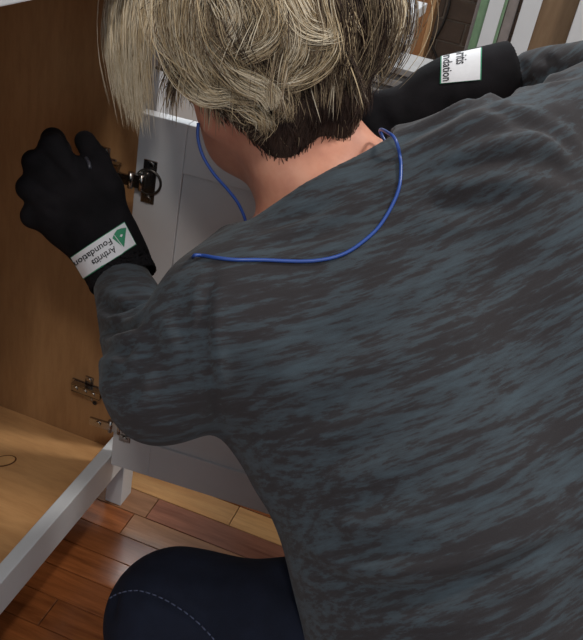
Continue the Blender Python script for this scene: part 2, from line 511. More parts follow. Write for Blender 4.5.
hinge_base(0.597, -0.062); hinge_base(0.222, -0.064)
for (x, z) in ((-0.058, 0.197), (-0.027, 0.186)):
    bm = bmesh.new(); cyl(bm, (x, 0.001, z), (0, -1, 0), 0.0042, 0.0016, 16); cyl(bm, (x, -0.0002, z), (0, -1, 0), 0.0028, 0.0018, 12, mi=1)
    bmesh.ops.translate(bm, vec=(0.3, 0.38, 0), verts=bm.verts)
    build('shelf_peg_hole', bm, [M_darkmetal, M_black], cab)

# the door: four framing members, a recessed panel and two cup hinges on its inner face
DW, DH = 0.36, 0.561
door = empty('door', (0.303, 0.380-0.051, 0.136), math.radians(4.5)); door.parent = cab
def dpart(name, dims, mat=M_doorw, bevel=0.0014):
    bm = bmesh.new(); box(bm, *dims); return build(name, bm, mat, door, bevel)
SW = 0.061
dpart('door_stile', (0, SW, 0, 0.019, 0, DH)); dpart('door_stile', (DW-SW, DW, 0, 0.019, 0, DH))
dpart('door_rail', (SW, DW-SW, 0, 0.019, 0, 0.063)); dpart('door_rail', (SW, DW-SW, 0, 0.019, DH-0.063, DH))
dpart('door_panel', (SW-0.001, DW-SW+0.001, 0.0045, 0.013, 0.062, DH-0.062))
def cup(z):
    bm = bmesh.new()
    box(bm, 0.010, 0.028, -0.0018, 0.0005, z-0.029, z+0.029)
    bmesh.ops.bevel(bm, geom=bm.edges[:], offset=0.0007, segments=1, affect='EDGES')
    for dz in (-0.023, 0.023): cyl(bm, (0.019, -0.0012, z+dz), (0, -1, 0), 0.0046, 0.0022, 14)
    # cup ring
    n = 28; c = Vector((0.0185, 0, z))
    prof = [(0.0178, 0.0005), (0.0178, -0.0022), (0.0155, -0.0026), (0.0148, -0.0010), (0.0142, 0.0002)]
    rings = [[bm.verts.new(c+Vector((r*math.cos(2*math.pi*i/n), y, r*math.sin(2*math.pi*i/n)))) for i in range(n)] for r, y in prof]
    for A, B in zip(rings, rings[1:]):
        for i in range(n):
            f = bm.faces.new([A[i], A[(i+1) % n], B[(i+1) % n], B[i]]); f.smooth = True; f.material_index = 1
    f = bm.faces.new(rings[-1]); f.material_index = 1
    # hinge knuckle and link running back to the arm
    box(bm, -0.004, 0.017, -0.010, -0.003, z-0.0085, z+0.0085)
    box(bm, -0.034, -0.002, -0.0125, -0.0085, z-0.0065, z+0.0065)
    cyl(bm, (-0.002, -0.009, z-0.0105), (0, 0, 1), 0.0036, 0.021, 14)
    cyl(bm, (0.012, -0.008, z-0.0105), (0, 0, 1), 0.0032, 0.021, 14)
    cyl(bm, (-0.020, -0.0125, z), (0, -1, 0), 0.0042, 0.002, 14)
    return build('hinge', bm, [M_chrome, M_darkmetal], door)
cup(0.476); cup(0.082)

# ------------------------------------------------------------------ things standing further back
t = empty('white_cabinet', (-0.15, 0.85, 0))
tag(t, 'plain white painted cabinet standing directly behind the blonde head', 'cabinet')
def part(t, name, dims, mat, bevel=0.002):
    bm = bmesh.new(); box(bm, *dims); bmesh.ops.translate(bm, vec=tuple(-c for c in t.location), verts=bm.verts)
    return build(name, bm, mat, t, bevel)
part(t, 'body', (-0.5, 0.175, 0.56, 0.78, 0.08, 0.745), M_white)
part(t, 'top_panel', (-0.51, 0.185, 0.55, 0.79, 0.745, 0.765), M_white)
part(t, 'plinth', (-0.48, 0.16, 0.6, 0.76, 0, 0.08), M_white)
for a, b in ((-0.49, -0.165), (-0.155, 0.17)): part(t, 'drawer_front', (a, b, 0.545, 0.56, 0.1, 0.735), M_white)

M_ribgrey = simple('grey_plastic', lin(92, 91, 92), 0.7)
t = empty('ribbed_crate', (0.2, 0.43, 0))
tag(t, 'grey crate with horizontal ribs, showing above the raised black glove', 'crate')
part(t, 'body', (0.125, 0.275, 0.365, 0.47, 0.0, 0.722), M_ribgrey)
bm = bmesh.new()
for k in range(36):
    z = 0.02+k*0.02; box(bm, 0.119, 0.281, 0.359, 0.476, z, z+0.010)
bmesh.ops.translate(bm, vec=(-0.2, -0.43, 0), verts=bm.verts)
build('rib', bm, simple('grey_rib', lin(140, 138, 138), 0.6), t, 0.001)

M_post = mat_wood('orange_post_wood', lin(140, 92, 54), lin(178, 124, 76), 2, 9, 0.45, 12, 0.4, 0.7)
t = empty('wooden_post', (0.145, 1.25, 0))
tag(t, 'orange-brown wooden post with paler right edge, right of the head', 'post')
part(t, 'board', (0.08, 0.132, 1.22, 1.28, 0, 1.3), M_post)
part(t, 'edging', (0.132, 0.142, 1.218, 1.282, 0, 1.3), mat_wood('edging_wood', lin(186, 140, 92), lin(206, 162, 114), 2, 9, 0.45, 12))

M_brick = [simple('brown_brick', lin(84, 72, 64), 0.8, nscale=40, bump=0.4), simple('grey_brick', lin(94, 92, 90), 0.8, nscale=40, bump=0.4)]
t = empty('brick_pier', (0.2, 1.66, 0))
tag(t, 'dull grey-brown brick pier between wooden post and green-edged panel', 'brickwork')
part(t, 'mortar', (-0.02, 0.40, 1.605, 1.72, 0, 1.3), simple('mortar', lin(116, 108, 100), 0.9), 0)
bme = {}
for row in range(21):
    z = row*0.061
    x = -0.02 - (0.07 if row % 2 else 0)
    while x < 0.4:
        a = max(x, -0.02); b = min(x+0.14, 0.4)
        if b-a > 0.02:
            key = (round(b-a, 3), 1 if row >= 12 else 0)
            if key not in bme:
                bm = bmesh.new(); box(bm, 0, b-a-0.005, 0, 0.115, 0, 0.056)
                bmesh.ops.bevel(bm, geom=bm.edges[:], offset=0.0015, segments=1, affect='EDGES')
                me = bpy.data.meshes.new('brick'); bm.to_mesh(me); bm.free(); me.materials.append(M_brick[key[1]]); bme[key] = me
            o = bpy.data.objects.new('brick', bme[key]); COL.objects.link(o); o.parent = t
            o.location = (a-0.2, 1.60-1.66+rnd.uniform(-0.001, 0.001), z+0.004)
        x += 0.14
bm = bmesh.new()
pts = [CAM+(P(px, py, 1)-CAM)*((1.59-CAM[1])/(P(px, py, 1)-CAM)[1]) for px, py in ((452, -40), (451, -8), (448, 10), (442, 26), (435, 38), (431, 44), (437, 60), (440, 90))]
pts = catmull(pts, 6); tube(bm, pts-np.array([0.2, 1.58, 0]), [0.004]*len(pts), 8)
tag(build('black_cable', bm, simple('black_rubber', (0.012, 0.012, 0.013), 0.5), None, loc=(0.2, 1.58, 0)), 'black cable hanging down the brick pier', 'cable')

M_greenedge = simple('green_glass_edge', lin(112, 140, 112), 0.2)
M_taupe = simple('taupe_board', lin(128, 120, 118), 0.6)
def boards(name, label, cat, lst, y0, y1, h):
    xs = [a for a in lst]; t = empty(name, ((lst[0][1]+lst[-1][2])/2, (y0+y1)/2, 0)); tag(t, label, cat)
    for nm, a, b, m, dy in lst: part(t, nm, (a, b, y0+dy, y1, 0, h), m, 0.001)
    return t
boards('framed_glass_panel', 'upright white panel between two thin green glass edges', 'panel',
       [('trim', 0.257, 0.2645, M_taupe, 0.01), ('glass_edge', 0.2645, 0.283, M_greenedge, 0.004), ('white_board', 0.283, 0.314, M_white, 0.0), ('glass_edge', 0.314, 0.3205, M_greenedge, 0.004)], 1.0, 1.03, 1.15)
boards('taupe_panel', 'narrow taupe board standing against the dark gap', 'board',
       [('board', 0.322, 0.3435, M_taupe, 0.0)], 1.01, 1.05, 1.12)
t = empty('tall_cabinet', (0.55, 1.2, 0))
tag(t, 'tall white-framed cabinet with brown wooden side, behind the right shoulder', 'cabinet')
M_brownside = mat_wood('brown_side_wood', lin(116, 94, 72), lin(132, 110, 86), 2, 6, 0.5, 6, 0.3, 0.3)
part(t, 'stile', (0.351, 0.39, 1.0, 1.02, 0, 1.25), M_white)
part(t, 'side_panel', (0.352, 0.365, 1.02, 1.35, 0, 1.25), M_darkmetal)
part(t, 'wood_panel', (0.39, 0.463, 1.012, 1.03, 0, 1.25), M_brownside)
part(t, 'stile', (0.463, 0.50, 0.98, 1.03, 0, 1.25), M_white)
part(t, 'wood_panel', (0.50, 0.72, 1.012, 1.03, 0, 1.25), M_brownside)
part(t, 'back_panel', (0.365, 0.76, 1.34, 1.36, 0, 1.25), M_ply)
part(t, 'stile', (0.72, 0.76, 0.98, 1.03, 0, 1.25), M_white)
# ------------------------------------------------------------------ the woman
ROOTP = np.array([0.45, -0.35, 0.0])
def chain(pts, rs): return [rcone(pts[i], pts[i+1], rs[i], rs[i+1]) for i in range(len(pts)-1)]
# head frame
Hc = P(263, 61, .845)
hf = D(-.52, .28, -.80); hl = D(-.80, -.35, .45); hl = unit(hl - hf*(hl @ hf)); hu = np.cross(hf, hl)
def H(l, u, f): return Hc + hl*l + hu*u + hf*f
HA = np.array([hl, hu, hf])
C7 = P(352, 232, .80) - D(0, 0, 1)*0.035
neck0 = H(0, -0.06, -0.028)
neckb = P(325, 205, .80) - D(0, 0, 1)*0.062
headf = smin([ell(H(0, 0.022, -0.012), (0.074, 0.096, 0.094), HA), ell(H(0, -0.03, 0.032), (0.060, 0.082, 0.062), HA),
              ell(H(0, -0.085, 0.048), (0.044, 0.028, 0.038), HA),
              rcone(H(0.052, -0.045, 0.005), H(0.018, -0.092, 0.06), 0.023, 0.019), rcone(H(-0.052, -0.045, 0.005), H(-0.018, -0.092, 0.06), 0.018, 0.016)], 0.03)
headf = smin([headf, rcone(H(0, 0.005, 0.09), H(0, -0.030, 0.108), 0.007, 0.011), ell(H(0.013, -0.032, 0.098), (0.009, 0.007, 0.009), HA), ell(H(-0.013, -0.032, 0.098), (0.009, 0.007, 0.009), HA),
              rcone(H(-0.035, 0.016, 0.078), H(0.035, 0.016, 0.078), 0.012, 0.012), ell(H(0.042, -0.022, 0.066), (0.02, 0.014, 0.016), HA), ell(H(-0.042, -0.022, 0.066), (0.02, 0.014, 0.016), HA)], 0.014)
for s in (-1, 1):
    headf = smax(headf, neg(ell(H(s*0.031, 0.0, 0.094), (0.016, 0.010, 0.012), HA)), 0.008)
headf = smin([headf] + [ell(H(s*0.031, 0.0, 0.078), (0.0125, 0.0125, 0.0125), HA) for s in (-1, 1)] +
             [rcone(H(-0.016, -0.058, 0.091), H(0.016, -0.058, 0.091), 0.0055, 0.0055), rcone(H(-0.013, -0.067, 0.089), H(0.013, -0.067, 0.089), 0.006, 0.006)], 0.004)
EAR = H(0.079, -0.022, -0.012)
for s in (-1, 1):
    e = ell(H(s*0.078, -0.018, -0.010), (0.010, 0.031, 0.019), HA)
    e = smax(e, neg(ell(H(s*0.088, -0.012, -0.006), (0.009, 0.020, 0.011), HA)), 0.004)
    e = smin([e, ell(H(s*0.076, -0.046, -0.004), (0.007, 0.010, 0.009), HA)], 0.008)
    headf = smin([headf, e], 0.008)
neckf = [rcone(neckb, neck0, 0.056, 0.053), rcone(P(300, 185, .80)-D(0, 0, 1)*0.030, H(0.03, -0.07, -0.045), 0.022, 0.022), rcone(P(372, 155, .82)-D(0, 0, 1)*0.030, H(-0.045, -0.07, -0.045), 0.022, 0.02),
         rcone(neckb, H(0, -0.085, 0.03), 0.045, 0.035)]

# torso, given as spine stations: centre, half width, half depth, and the trunk's own axes
def slab(c, w, h, d, ax=None, roll=0.0):
    a = AX if ax is None else ax
    n = unit(NRM - a*(NRM @ a)); dn = np.cross(n, a)
    return ell(c, (w, h, d), np.array([a, dn, n]))
def B(px, py, d, back): return P(px, py, d) - NRM*back    # a centre lying `back` behind the visible surface point
lsh = P(226, 324, .80); rsh = P(484, 178, .85)
chest = B(375, 300, .755, .115); mid = B(440, 420, .725, .115); waist = B(500, 560, .70, .115)
pelv = np.array([0.575, -0.43, 0.27])
PA = unit(np.array([0.8, 0.45, 0.12]))
torso = [slab(chest, .175, .15, .112), slab(B(372, 268, .785, .085), .11, .07, .07), slab(mid, .165, .17, .112), slab(waist, .168, .14, .112),
         rcone(waist, pelv, .125, .14), slab(B(296, 318, .775, .08), .075, .11, .075), slab(B(462, 220, .79, .075), .08, .11, .075),
         rcone(P(545, 250, .88), P(610, 520, .82), .09, .11)]
hip = [ell(pelv, (.185, .12, .135), np.array([PA, np.cross(np.array([0, 0, 1]), PA), [0, 0, 1]]))]
lel = P(161, 385, .80); lwr = P(121, 278, .985)
rel = P(685, 62, .97); rwr = P(520, 80, 1.10)
larm_u = [rcone(lsh, lel, .058, .049)]; larm_f = [rcone(lel, lwr, .046, .029)]
rarm_u = [rcone(rsh, rel, .062, .046)]; rarm_f = [rcone(rel, rwr, .044, .031)]
trap = [rcone(P(335, 238, .80)-D(0, 0, 1)*.05, lsh, .046, .046), rcone(P(365, 215, .81)-D(0, 0, 1)*.05, rsh, .048, .052)]
# legs: squatting, left knee out to the left of the frame's foot
lhip = pelv + PA*-0.09; rhip = pelv + PA*0.09
lkn = P(178, 622, .94); lan = np.array([0.40, -0.20, 0.09]); rkn = np.array([0.66, -0.02, 0.36]); ran = np.array([0.66, -0.36, 0.10])
lhip2 = lhip + np.array([0, 0.0, 0.0])
def leg(h, k, a, toe):
    if k is lkn: return [rcone(h, P(330, 662, .885), .10, .094), rcone(P(330, 662, .885), k, .094, .073), rcone(k, k*0.6+a*0.4, .060, .054), rcone(k*0.6+a*0.4, a, .054, .036)]
    return [rcone(h, k, .088, .066), rcone(k, k*0.6+a*0.4, .060, .054), rcone(k*0.6+a*0.4, a, .054, .036)]
def foot(a, toe): return [rcone(a-np.array([0, 0, .045]), toe, .032, .024), rcone(a, a-np.array([0, 0, .045]), .034, .034)]
ltoe = lan + np.array([-0.14, 0.08, -0.062]); rtoe = ran + np.array([-0.03, 0.17, -0.07])
jf = smin(leg(lhip, lkn, lan, ltoe) + leg(rhip, rkn, ran, rtoe) + hip, 0.05)
feet = foot(lan, ltoe) + foot(ran, rtoe)

# hands
def px(lst, d0=0.0): return [P(a, b, c+d0) for a, b, c in lst]
lh_palm = [rcone(P(113, 255, .985), P(92, 200, .975), .031, .030), rcone(P(104, 250, .985), P(58, 212, .98), .027, .026), rcone(P(98, 195, .975), P(58, 200, .98), .026, .024),
           rcone(P(84, 180, .975), P(56, 200, .975), .022, .022), rcone(P(66, 226, .985), P(98, 248, .985), .024, .024)]
FING = [([(80, 182, .970), (52, 147, .957), (53, 140, .985), (62, 150, 1.01)], [.0165, .0145, .0135, .012]),
        ([(66, 192, .970), (36, 164, .957), (34, 162, .990), (48, 174, 1.012)], [.0165, .0145, .0135, .012]),
        ([(58, 204, .972), (29, 188, .962), (29, 188, .995), (44, 196, 1.012)], [.016, .0140, .0130, .0115]),
        ([(58, 218, .976), (33, 216, .972), (33, 214, .998), (46, 216, 1.012)], [.0155, .0135, .0125, .011]),
        ([(108, 226, .985), (108, 188, .972), (97, 160, .975), (85, 141, .985)], [.021, .0165, .0145, .0125])]
lh_f = smin([smin(lh_palm, .02)] + [smin(chain(px(p), r), .006) for p, r in FING], .0085)
rh_palm = [rcone(P(505, 77, 1.10), P(430, 96, 1.10), .032, .034), rcone(P(430, 96, 1.10), P(395, 112, 1.10), .030, .026), rcone(P(430, 112, 1.10), P(398, 124, 1.10), .028, .024)]
RF = [([(405, 100, 1.10), (372, 103, 1.095), (350, 112, 1.11), (352, 126, 1.125)], [.017, .0145, .0135, .012]),
      ([(402, 110, 1.10), (368, 115, 1.09), (346, 124, 1.105), (350, 138, 1.12)], [.017, .0145, .0135, .012]),
      ([(402, 120, 1.10), (370, 127, 1.09), (350, 136, 1.105), (355, 148, 1.12)], [.016, .014, .013, .0115]),
      ([(405, 128, 1.10), (378, 138, 1.09), (362, 146, 1.10), (366, 156, 1.115)], [.015, .013, .012, .011]),
      ([(440, 118, 1.13), (408, 140, 1.14), (388, 150, 1.145), (375, 152, 1.14)], [.019, .016, .014, .0125])]
rh_f = smin([smin(rh_palm, .02)] + [smin(chain(px(p), r), .006) for p, r in RF], .0085)

trunk = smin(torso + trap, .05)
arms_l = smin(larm_u + larm_f, .035); arms_r = smin(rarm_u + rarm_f, .035)
clothed = smin([trunk, smin(larm_u, .02), smin(rarm_u, .02)], .055)
clothed = smin([clothed, smin(larm_f, .01), smin(rarm_f, .01)], .022)
body_all = smin([smin([headf, smin(neckf, .03)], .03), off(clothed, -0.010*-1 if False else 0.0)], .03)
inner = lambda p: np.minimum(clothed(p)+0.009, jf(p)+0.008)
skinf = smin([smin([headf, smin(neckf, .03)], .03), inner], .02)
skinf2 = smin([skinf, lambda p: np.minimum(lh_f(p), rh_f(p))+0.0035], .006)
skin_all = lambda p: np.minimum(skinf2(p), smin(feet, .02)(p)+0.006)

hh = 0.0042
v, f = surface(skin_all, (-0.02, -0.68, 0.0), (0.98, 0.42, 1.05), hh)
v = relax(v, f, 2, 0.4)
SKV, SKF = v, f
bskin = bvh_of(v, f)
me = from_arrays(v-ROOTP, f); smooth(me)
woman = link('person', me, M_skin, None, tuple(ROOTP))
tag(woman, 'person with short blonde hair squatting in grey streaked shirt, reaching into the open cabinet', 'person')
def child(name, v, f, mats, parent=None):
    me = from_arrays(np.asarray(v)-ROOTP, f); smooth(me)
    return link(name, me, mats, woman if parent is None else parent)

# --- shirt: trunk and sleeves, opened at the neck, hem and cuffs
neckall = smin(neckf, .03)
shirt = smin([off(clothed, 0.004), off(neckall, .007)], .03)
ca, cb_ = P(253, 217, .80), P(387, 143, .83)
cn = unit(np.cross(cb_-ca, D(0, -.12, -1))); cn = cn if cn[2] > 0 else -cn
nax = unit(neck0-neckb)
shirt = smax(shirt, neg(smax(rcone(neckb-nax*.10, neck0+nax*.12, .092, .10), neg(plane(ca, cn)), .004)), .005)
shirt = smax(shirt, plane(pelv+np.array([0, 0, -0.035]), (0.1, 0, -1)), .01)
shirt = smax(shirt, lambda p: np.where(np.linalg.norm(p-lwr, axis=1) < .12, (p-lwr) @ unit(lwr-lel), -1.0), .006)
shirt = smax(shirt, lambda p: np.where(np.linalg.norm(p-rwr, axis=1) < .12, (p-rwr) @ unit(rwr-rel), -1.0), .006)
v, f = surface(shirt, (0.0, -0.68, 0.15), (0.98, 0.40, 1.0), 0.0046)
v = relax(v, f, 3, 0.5)
sb = bvh_of(v, f)
def line(pts, o=0.0):
    out = []
    for q in catmull([(a, b, 0) for a, b in pts], 5):
        h_ = hit(sb, q[0], q[1], o)
        if h_ is not None: out.append(h_)
    return out
CR = [ # depth, width in metres along folds drawn on the cloth
    ([(300, 560), (360, 588), (430, 590), (500, 572), (583, 535)], .006, .009),
    ([(300, 585), (370, 604), (440, 606), (520, 590)], .003, .009),
    ([(300, 520), (350, 545), (420, 548)], .003, .010),
    ([(392, 150), (430, 128), (480, 104), (540, 82), (583, 72)], .0045, .008),
    ([(400, 165), (445, 148), (500, 128), (560, 118)], .0045, .010),
    ([(398, 140), (440, 118), (500, 92), (560, 70)], .003, .006),
    ([(410, 180), (450, 170), (500, 160), (550, 165), (583, 180)], .004, .011),
    ([(470, 105), (520, 118), (560, 140), (583, 165)], .003, .009),
    ([(420, 200), (460, 205), (510, 195)], .003, .012),
    ([(250, 235), (285, 222), (330, 205), (375, 172)], .002, .006),
    ([(262, 248), (300, 240), (350, 222), (384, 190)], .002, .008),
    ([(214, 268), (206, 300), (205, 350), (214, 400), (222, 428)], .0035, .006),
    ([(100, 300), (120, 312), (146, 300)], .004, .007), ([(96, 322), (118, 332), (146, 322)], .003, .007),
    ([(98, 345), (122, 352), (140, 340)], .003, .008), ([(102, 370), (118, 372), (132, 352)], .004, .009),
    ([(108, 395), (126, 390), (140, 365), (150, 335)], .0035, .009),
    ([(150, 330), (160, 360), (152, 395)], .002, .01), ([(180, 300), (190, 340), (180, 390)], .002, .012),
    ([(220, 440), (270, 432), (330, 410), (390, 380)], .002, .014), ([(230, 470), (300, 470), (380, 440), (450, 400)], .0022, .014),
    ([(300, 350), (380, 330), (470, 290), (583, 250)], .0025, .016), ([(280, 500), (350, 505), (430, 480), (540, 420)], .0025, .014),
    ([(430, 520), (500, 500), (583, 450)], .002, .014),
    ([(520, 62), (528, 74), (530, 88)], .003, .006), ([(545, 56), (552, 66)], .003, .006),
]
lines = [(line(p), d*(2.6 if p[0][0] < 160 else (1.2 if p[0][0] > 380 and p[0][1] < 170 else 1.8)), w_) for p, d, w_ in CR]; lines = [l for l in lines if len(l[0]) > 2]
nr = vnormals(v, f)
rg = np.random.RandomState(5)
v = v + nr*(0.0012*np.sin(v @ (AX*0.35+DN)*70 + 2.0*np.sin(v @ AX*22)) * (0.5+0.5*np.sin(v @ NRM*31)))[:, None]
v = crease(v, nr, lines)
v = relax(v, f, 1, 0.3)
shirt_o = child('shirt', v, f, M_shirt)
sb = bvh_of(v, f)

# --- jeans
jeans = smax(off(jf, .003), plane(pelv+np.array([0, 0, .22]), (0, 0, 1)), .01)
v, f = surface(jeans, (-0.02, -0.68, 0.02), (0.95, 0.2, 0.56), 0.006)
v = relax(v, f, 3, 0.5)
jb = bvh_of(v, f); sbj = sb
def jl(pts):
    out = [hit(jb, a, b, 0) for a, b in pts]; return [q for q in out if q is not None]
nr = vnormals(v, f)
JC = [([(112, 560), (118, 590), (112, 620)], .004, .009), ([(104, 602), (130, 590), (165, 598), (200, 620), (220, 640)], .003, .005),
      ([(255, 560), (285, 585), (300, 625)], .004, .012), ([(285, 572), (305, 600), (318, 635)], .004, .01), ([(150, 560), (190, 572), (240, 575)], .002, .012)]
v = crease(v, nr, [(l, d, w_) for l, d, w_ in [(jl(p), d, w_) for p, d, w_ in JC] if len(l) > 1])
v = relax(v, f, 1, 0.3)
jeans_o = child('jeans', v, f, M_jean)
jb = bvh_of(v, f)
bm = bmesh.new()
pp = catmull([(103, 604, 0), (118, 594, 0), (140, 591, 0), (165, 600, 0), (190, 616, 0), (212, 637, 0), (222, 652, 0)], 12)
hp = [hit(jb, q[0], q[1], .0006) for q in pp]
for i in range(0, len(hp)-2, 3):
    if hp[i] is not None and hp[i+2] is not None and np.linalg.norm(hp[i]-hp[i+2]) < .03:
        tube(bm, [hp[i]-ROOTP, hp[i+2]-ROOTP], .0008, 5)
build('stitching', bm, M_stitch, jeans_o)

# --- shoes
sh = off(smin([rcone(a-np.array([0, 0, .04]), t_, .036, .028) for a, t_ in ((lan, ltoe), (ran, rtoe))], .01), 0.004)
sh = smax(sh, plane((0, 0, 0.002), (0, 0, -1)), .004)
for a, t_ in ((lan, ltoe), (ran, rtoe)):
    s1 = smax(off(rcone(a-np.array([0, 0, .04]), t_, .036, .028), .004), plane((0, 0, 0.002), (0, 0, -1)), .004)
    c_ = (a+t_)/2
    vv, ff = surface(s1, c_-.16, c_+.16, .006)
    child('shoe', relax(vv, ff, 1), ff, simple('shoe_grey', lin(70, 70, 74), 0.8))

# --- gloves: the hand with knuckles, a cuff ring, and the label on the cuff
def glove(hand, cuffA, cuffB, ra, rb, lo, hi, flat, extra):
    ax = unit(cuffB-cuffA)
    c_out = rcone(cuffA, cuffB, ra, rb)
    g = smin([hand, c_out], .02)
    endp = plane(cuffB, ax)
    g = smax(g, endp, .006)
    g = smax(g, neg(smax(rcone(cuffB-ax*.035, cuffB+ax*.03, rb-.004, rb-.004), neg(plane(cuffB-ax*.025, ax)), .004)), .003)
    vv, ff = surface(g, lo, hi, .0026)
    vv = relax(vv, ff, 2, .5)
    return vv, ff
lcA = P(108, 240, .985); lcB = P(125, 283, .975)
v, f = glove(lh_f, lcA, lcB, .036, .0415, P(60, 210, .98)-.14, P(60, 210, .98)+.16, 0, 0)
def gcrease(v, f, L):
    b = bvh_of(v, f); nr = vnormals(v, f); out = []
    for p, d, w_ in L:
        q = [hit(b, a_, b_, 0) for a_, b_ in p]; q = [x for x in q if x is not None]
        if len(q) > 1: out.append((q, d, w_))
    return crease(v, nr, out)
v = gcrease(v, f, [([(74, 154), (77, 168), (84, 178)], .002, .004), ([(42, 152), (60, 172), (72, 182)], .0015, .004), ([(26, 178), (48, 192), (62, 198)], .0015, .004),
                   ([(22, 202), (44, 208), (58, 212)], .0015, .004), ([(94, 168), (97, 180), (100, 196)], .001, .004)])
gl = child('glove', v, f, M_glove); tag(gl, 'black knit glove on the left hand, white label on its cuff')
lgb = bvh_of(v, f)
rcA = P(455, 88, 1.10); rcB = P(513, 76, 1.10)
v, f = glove(rh_f, rcA, rcB, .043, .0455, P(430, 105, 1.10)-.16, P(430, 105, 1.10)+.16, 0, 0)
gr = child('glove', v, f, M_glove); tag(gr, 'black knit glove on the right hand, label wrapped over its cuff')
rgb = bvh_of(v, f)
bm = bmesh.new()      # glint along the thumb seam, its highlight put in as a paler grey tube
hp = [hit(lgb, a, b, .0004) for a, b in ((86, 158), (89, 163), (90, 169))]
tube(bm, [q-ROOTP for q in hp if q is not None], .0022, 6); build('thumb_glint', bm, simple('dark_sheen', lin(66, 66, 74), 0.35), gl)

def label(bvh, quad, lines_, logo, parent, orient):
    """cloth label on a cuff: quad = four pixel corners (top-left, top-right, bottom-right, bottom-left in reading order)"""
    q = [np.array(c, float) for c in quad]
    def at(u, v_, o):
        p = (q[0]*(1-u)+q[1]*u)*(1-v_) + (q[3]*(1-u)+q[2]*u)*v_
        return hit(bvh, p[0], p[1], o)
    bm = bmesh.new()
    def sheet(u0, u1, v0, v1, o, mi, nu=14, nv=10):
        G = []
        for j in range(nv+1):
            row = []
            for i in range(nu+1):
                h_ = at(u0+(u1-u0)*i/nu, v0+(v1-v0)*j/nv, o)
                row.append(None if h_ is None else bm.verts.new(h_-ROOTP))
            G.append(row)
        for j in range(nv):
            for i in range(nu):
                c4 = [G[j][i], G[j][i+1], G[j+1][i+1], G[j+1][i]]
                if None not in c4:
                    fc = bm.faces.new(c4); fc.material_index = mi; fc.smooth = True
    sheet(0, 1, 0, 1, .0010, 1); sheet(.012, .988, .03, .97, .0016, 0)
    for (txt, u0, u1, v0, v1) in lines_:
        cu = bpy.data.curves.new('t', 'FONT'); cu.body = txt; cu.resolution_u = 2; cu.offset = 0.012
        to = bpy.data.objects.new('t', cu); COL.objects.link(to)
        dg = bpy.context.evaluated_depsgraph_get(); dg.update()
        tm = bpy.data.meshes.new_from_object(to.evaluated_get(dg))
        tb = bmesh.new(); tb.from_mesh(tm); bmesh.ops.triangulate(tb, faces=tb.faces)
        xs = [v_.co.x for v_ in tb.verts]; ys = [v_.co.y for v_ in tb.verts]
        x0, x1 = min(xs), max(xs); y0, y1 = 0.0, 0.73
        mp = {}
        for v_ in tb.verts:
            u = u0+(u1-u0)*(v_.co.x-x0)/(x1-x0); vv = v1+(v0-v1)*(v_.co.y-y0)/(y1-y0)
            h_ = at(u, vv, .0021) if 0 <= u <= 1 else None
            mp[v_] = None if h_ is None else bm.verts.new(h_-ROOTP)
        for fc in tb.faces:
            c3 = [mp[v_] for v_ in fc.verts]
            if None not in c3:
                try:
                    nf = bm.faces.new(c3); nf.material_index = 2
                except ValueError: pass
        tb.free(); bpy.data.objects.remove(to); bpy.data.curves.remove(cu); bpy.data.meshes.remove(tm)
    for poly, mi, o in logo:
        c = [at(u, vv, o) for u, vv in poly]
        if all(x is not None for x in c):
            nf = bm.faces.new([bm.verts.new(x-ROOTP) for x in c]); nf.material_index = mi
    me = bpy.data.meshes.new('label_patch'); bm.to_mesh(me); bm.free()
    return link('label_patch', me, [M_patchw, M_green, M_ink], parent)
# left cuff: read from the thumb side, so its lettering hangs upside down in the picture
label(lgb, [(136, 245), (84, 279), (71, 257), (124, 222)],
      [('Arthritis', .32, .74, .16, .42), ('Foundation', .32, .985, .50, .76)],
      [([(.20, .16), (.03, .76), (.10, .84)], 1, .0024), ([(.20, .16), (.10, .84), (.17, .88)], 1, .0024), ([(.20, .16), (.17, .88), (.24, .80)], 1, .0024), ([(.22, .24), (.25, .78), (.29, .70)], 1, .0024),
       ([(.13, .60), (.155, .65), (.185, .60), (.16, .54)], 0, .0032)], gl, 0)
label(rgb, [(482, 48), (481, 80), (440, 84), (441, 57)],
      [('rthritis', -.25, .42, .34, .62), ('undation', -.12, .93, .70, .93)], [], gr, 0)

# --- blue cord of the earplugs: ear, down the front, over the shoulder, round the back of the neck
cordpts = []
earp = hit(bskin, 200, 122, .002)
pl = [earp if earp is not None else EAR]
ed = float(-((pl[0]-CAM) @ ROT)[2])
for a, b, dd in ((198, 138, .004), (203, 156, .012), (214, 174, .022), (228, 190, .032), (239, 205, .040), (246, 224, .050), (243, 240, .075), (216, 262, .078), (195, 266, .050)):
    pl.append(P(a, b, ed+dd))
back = [(194, 258), (203, 257), (216, 259), (235, 261), (262, 261), (300, 262), (325, 260), (345, 254), (362, 243), (378, 228), (391, 208), (399, 188), (401, 168), (400, 157)]
bk = [hit(sb, a, b, .0018) for a, b in back]; bk = [q for q in bk if q is not None]
last = bk[-1]
ld = float(-((last-CAM) @ ROT)[2])
endp = [P(398, 147, ld-.004), P(395, 139, ld-.004), P(390, 134, ld+.002), P(380, 131, ld+.03), last + D(-.2, .1, -1)*.03, last + D(-.8, .2, -1)*.07, H(-0.082, -0.03, 0.0)]
cp = catmull(pl + bk + endp, 8)
bm = bmesh.new(); base = np.array([0.3, -0.25, 0.55]); tube(bm, cp-base, .0017, 8)
tag(build('earplug_cord', bm, M_blue, None, loc=tuple(base)), 'thin blue cord hanging from the ear and looping behind the neck', 'cord')

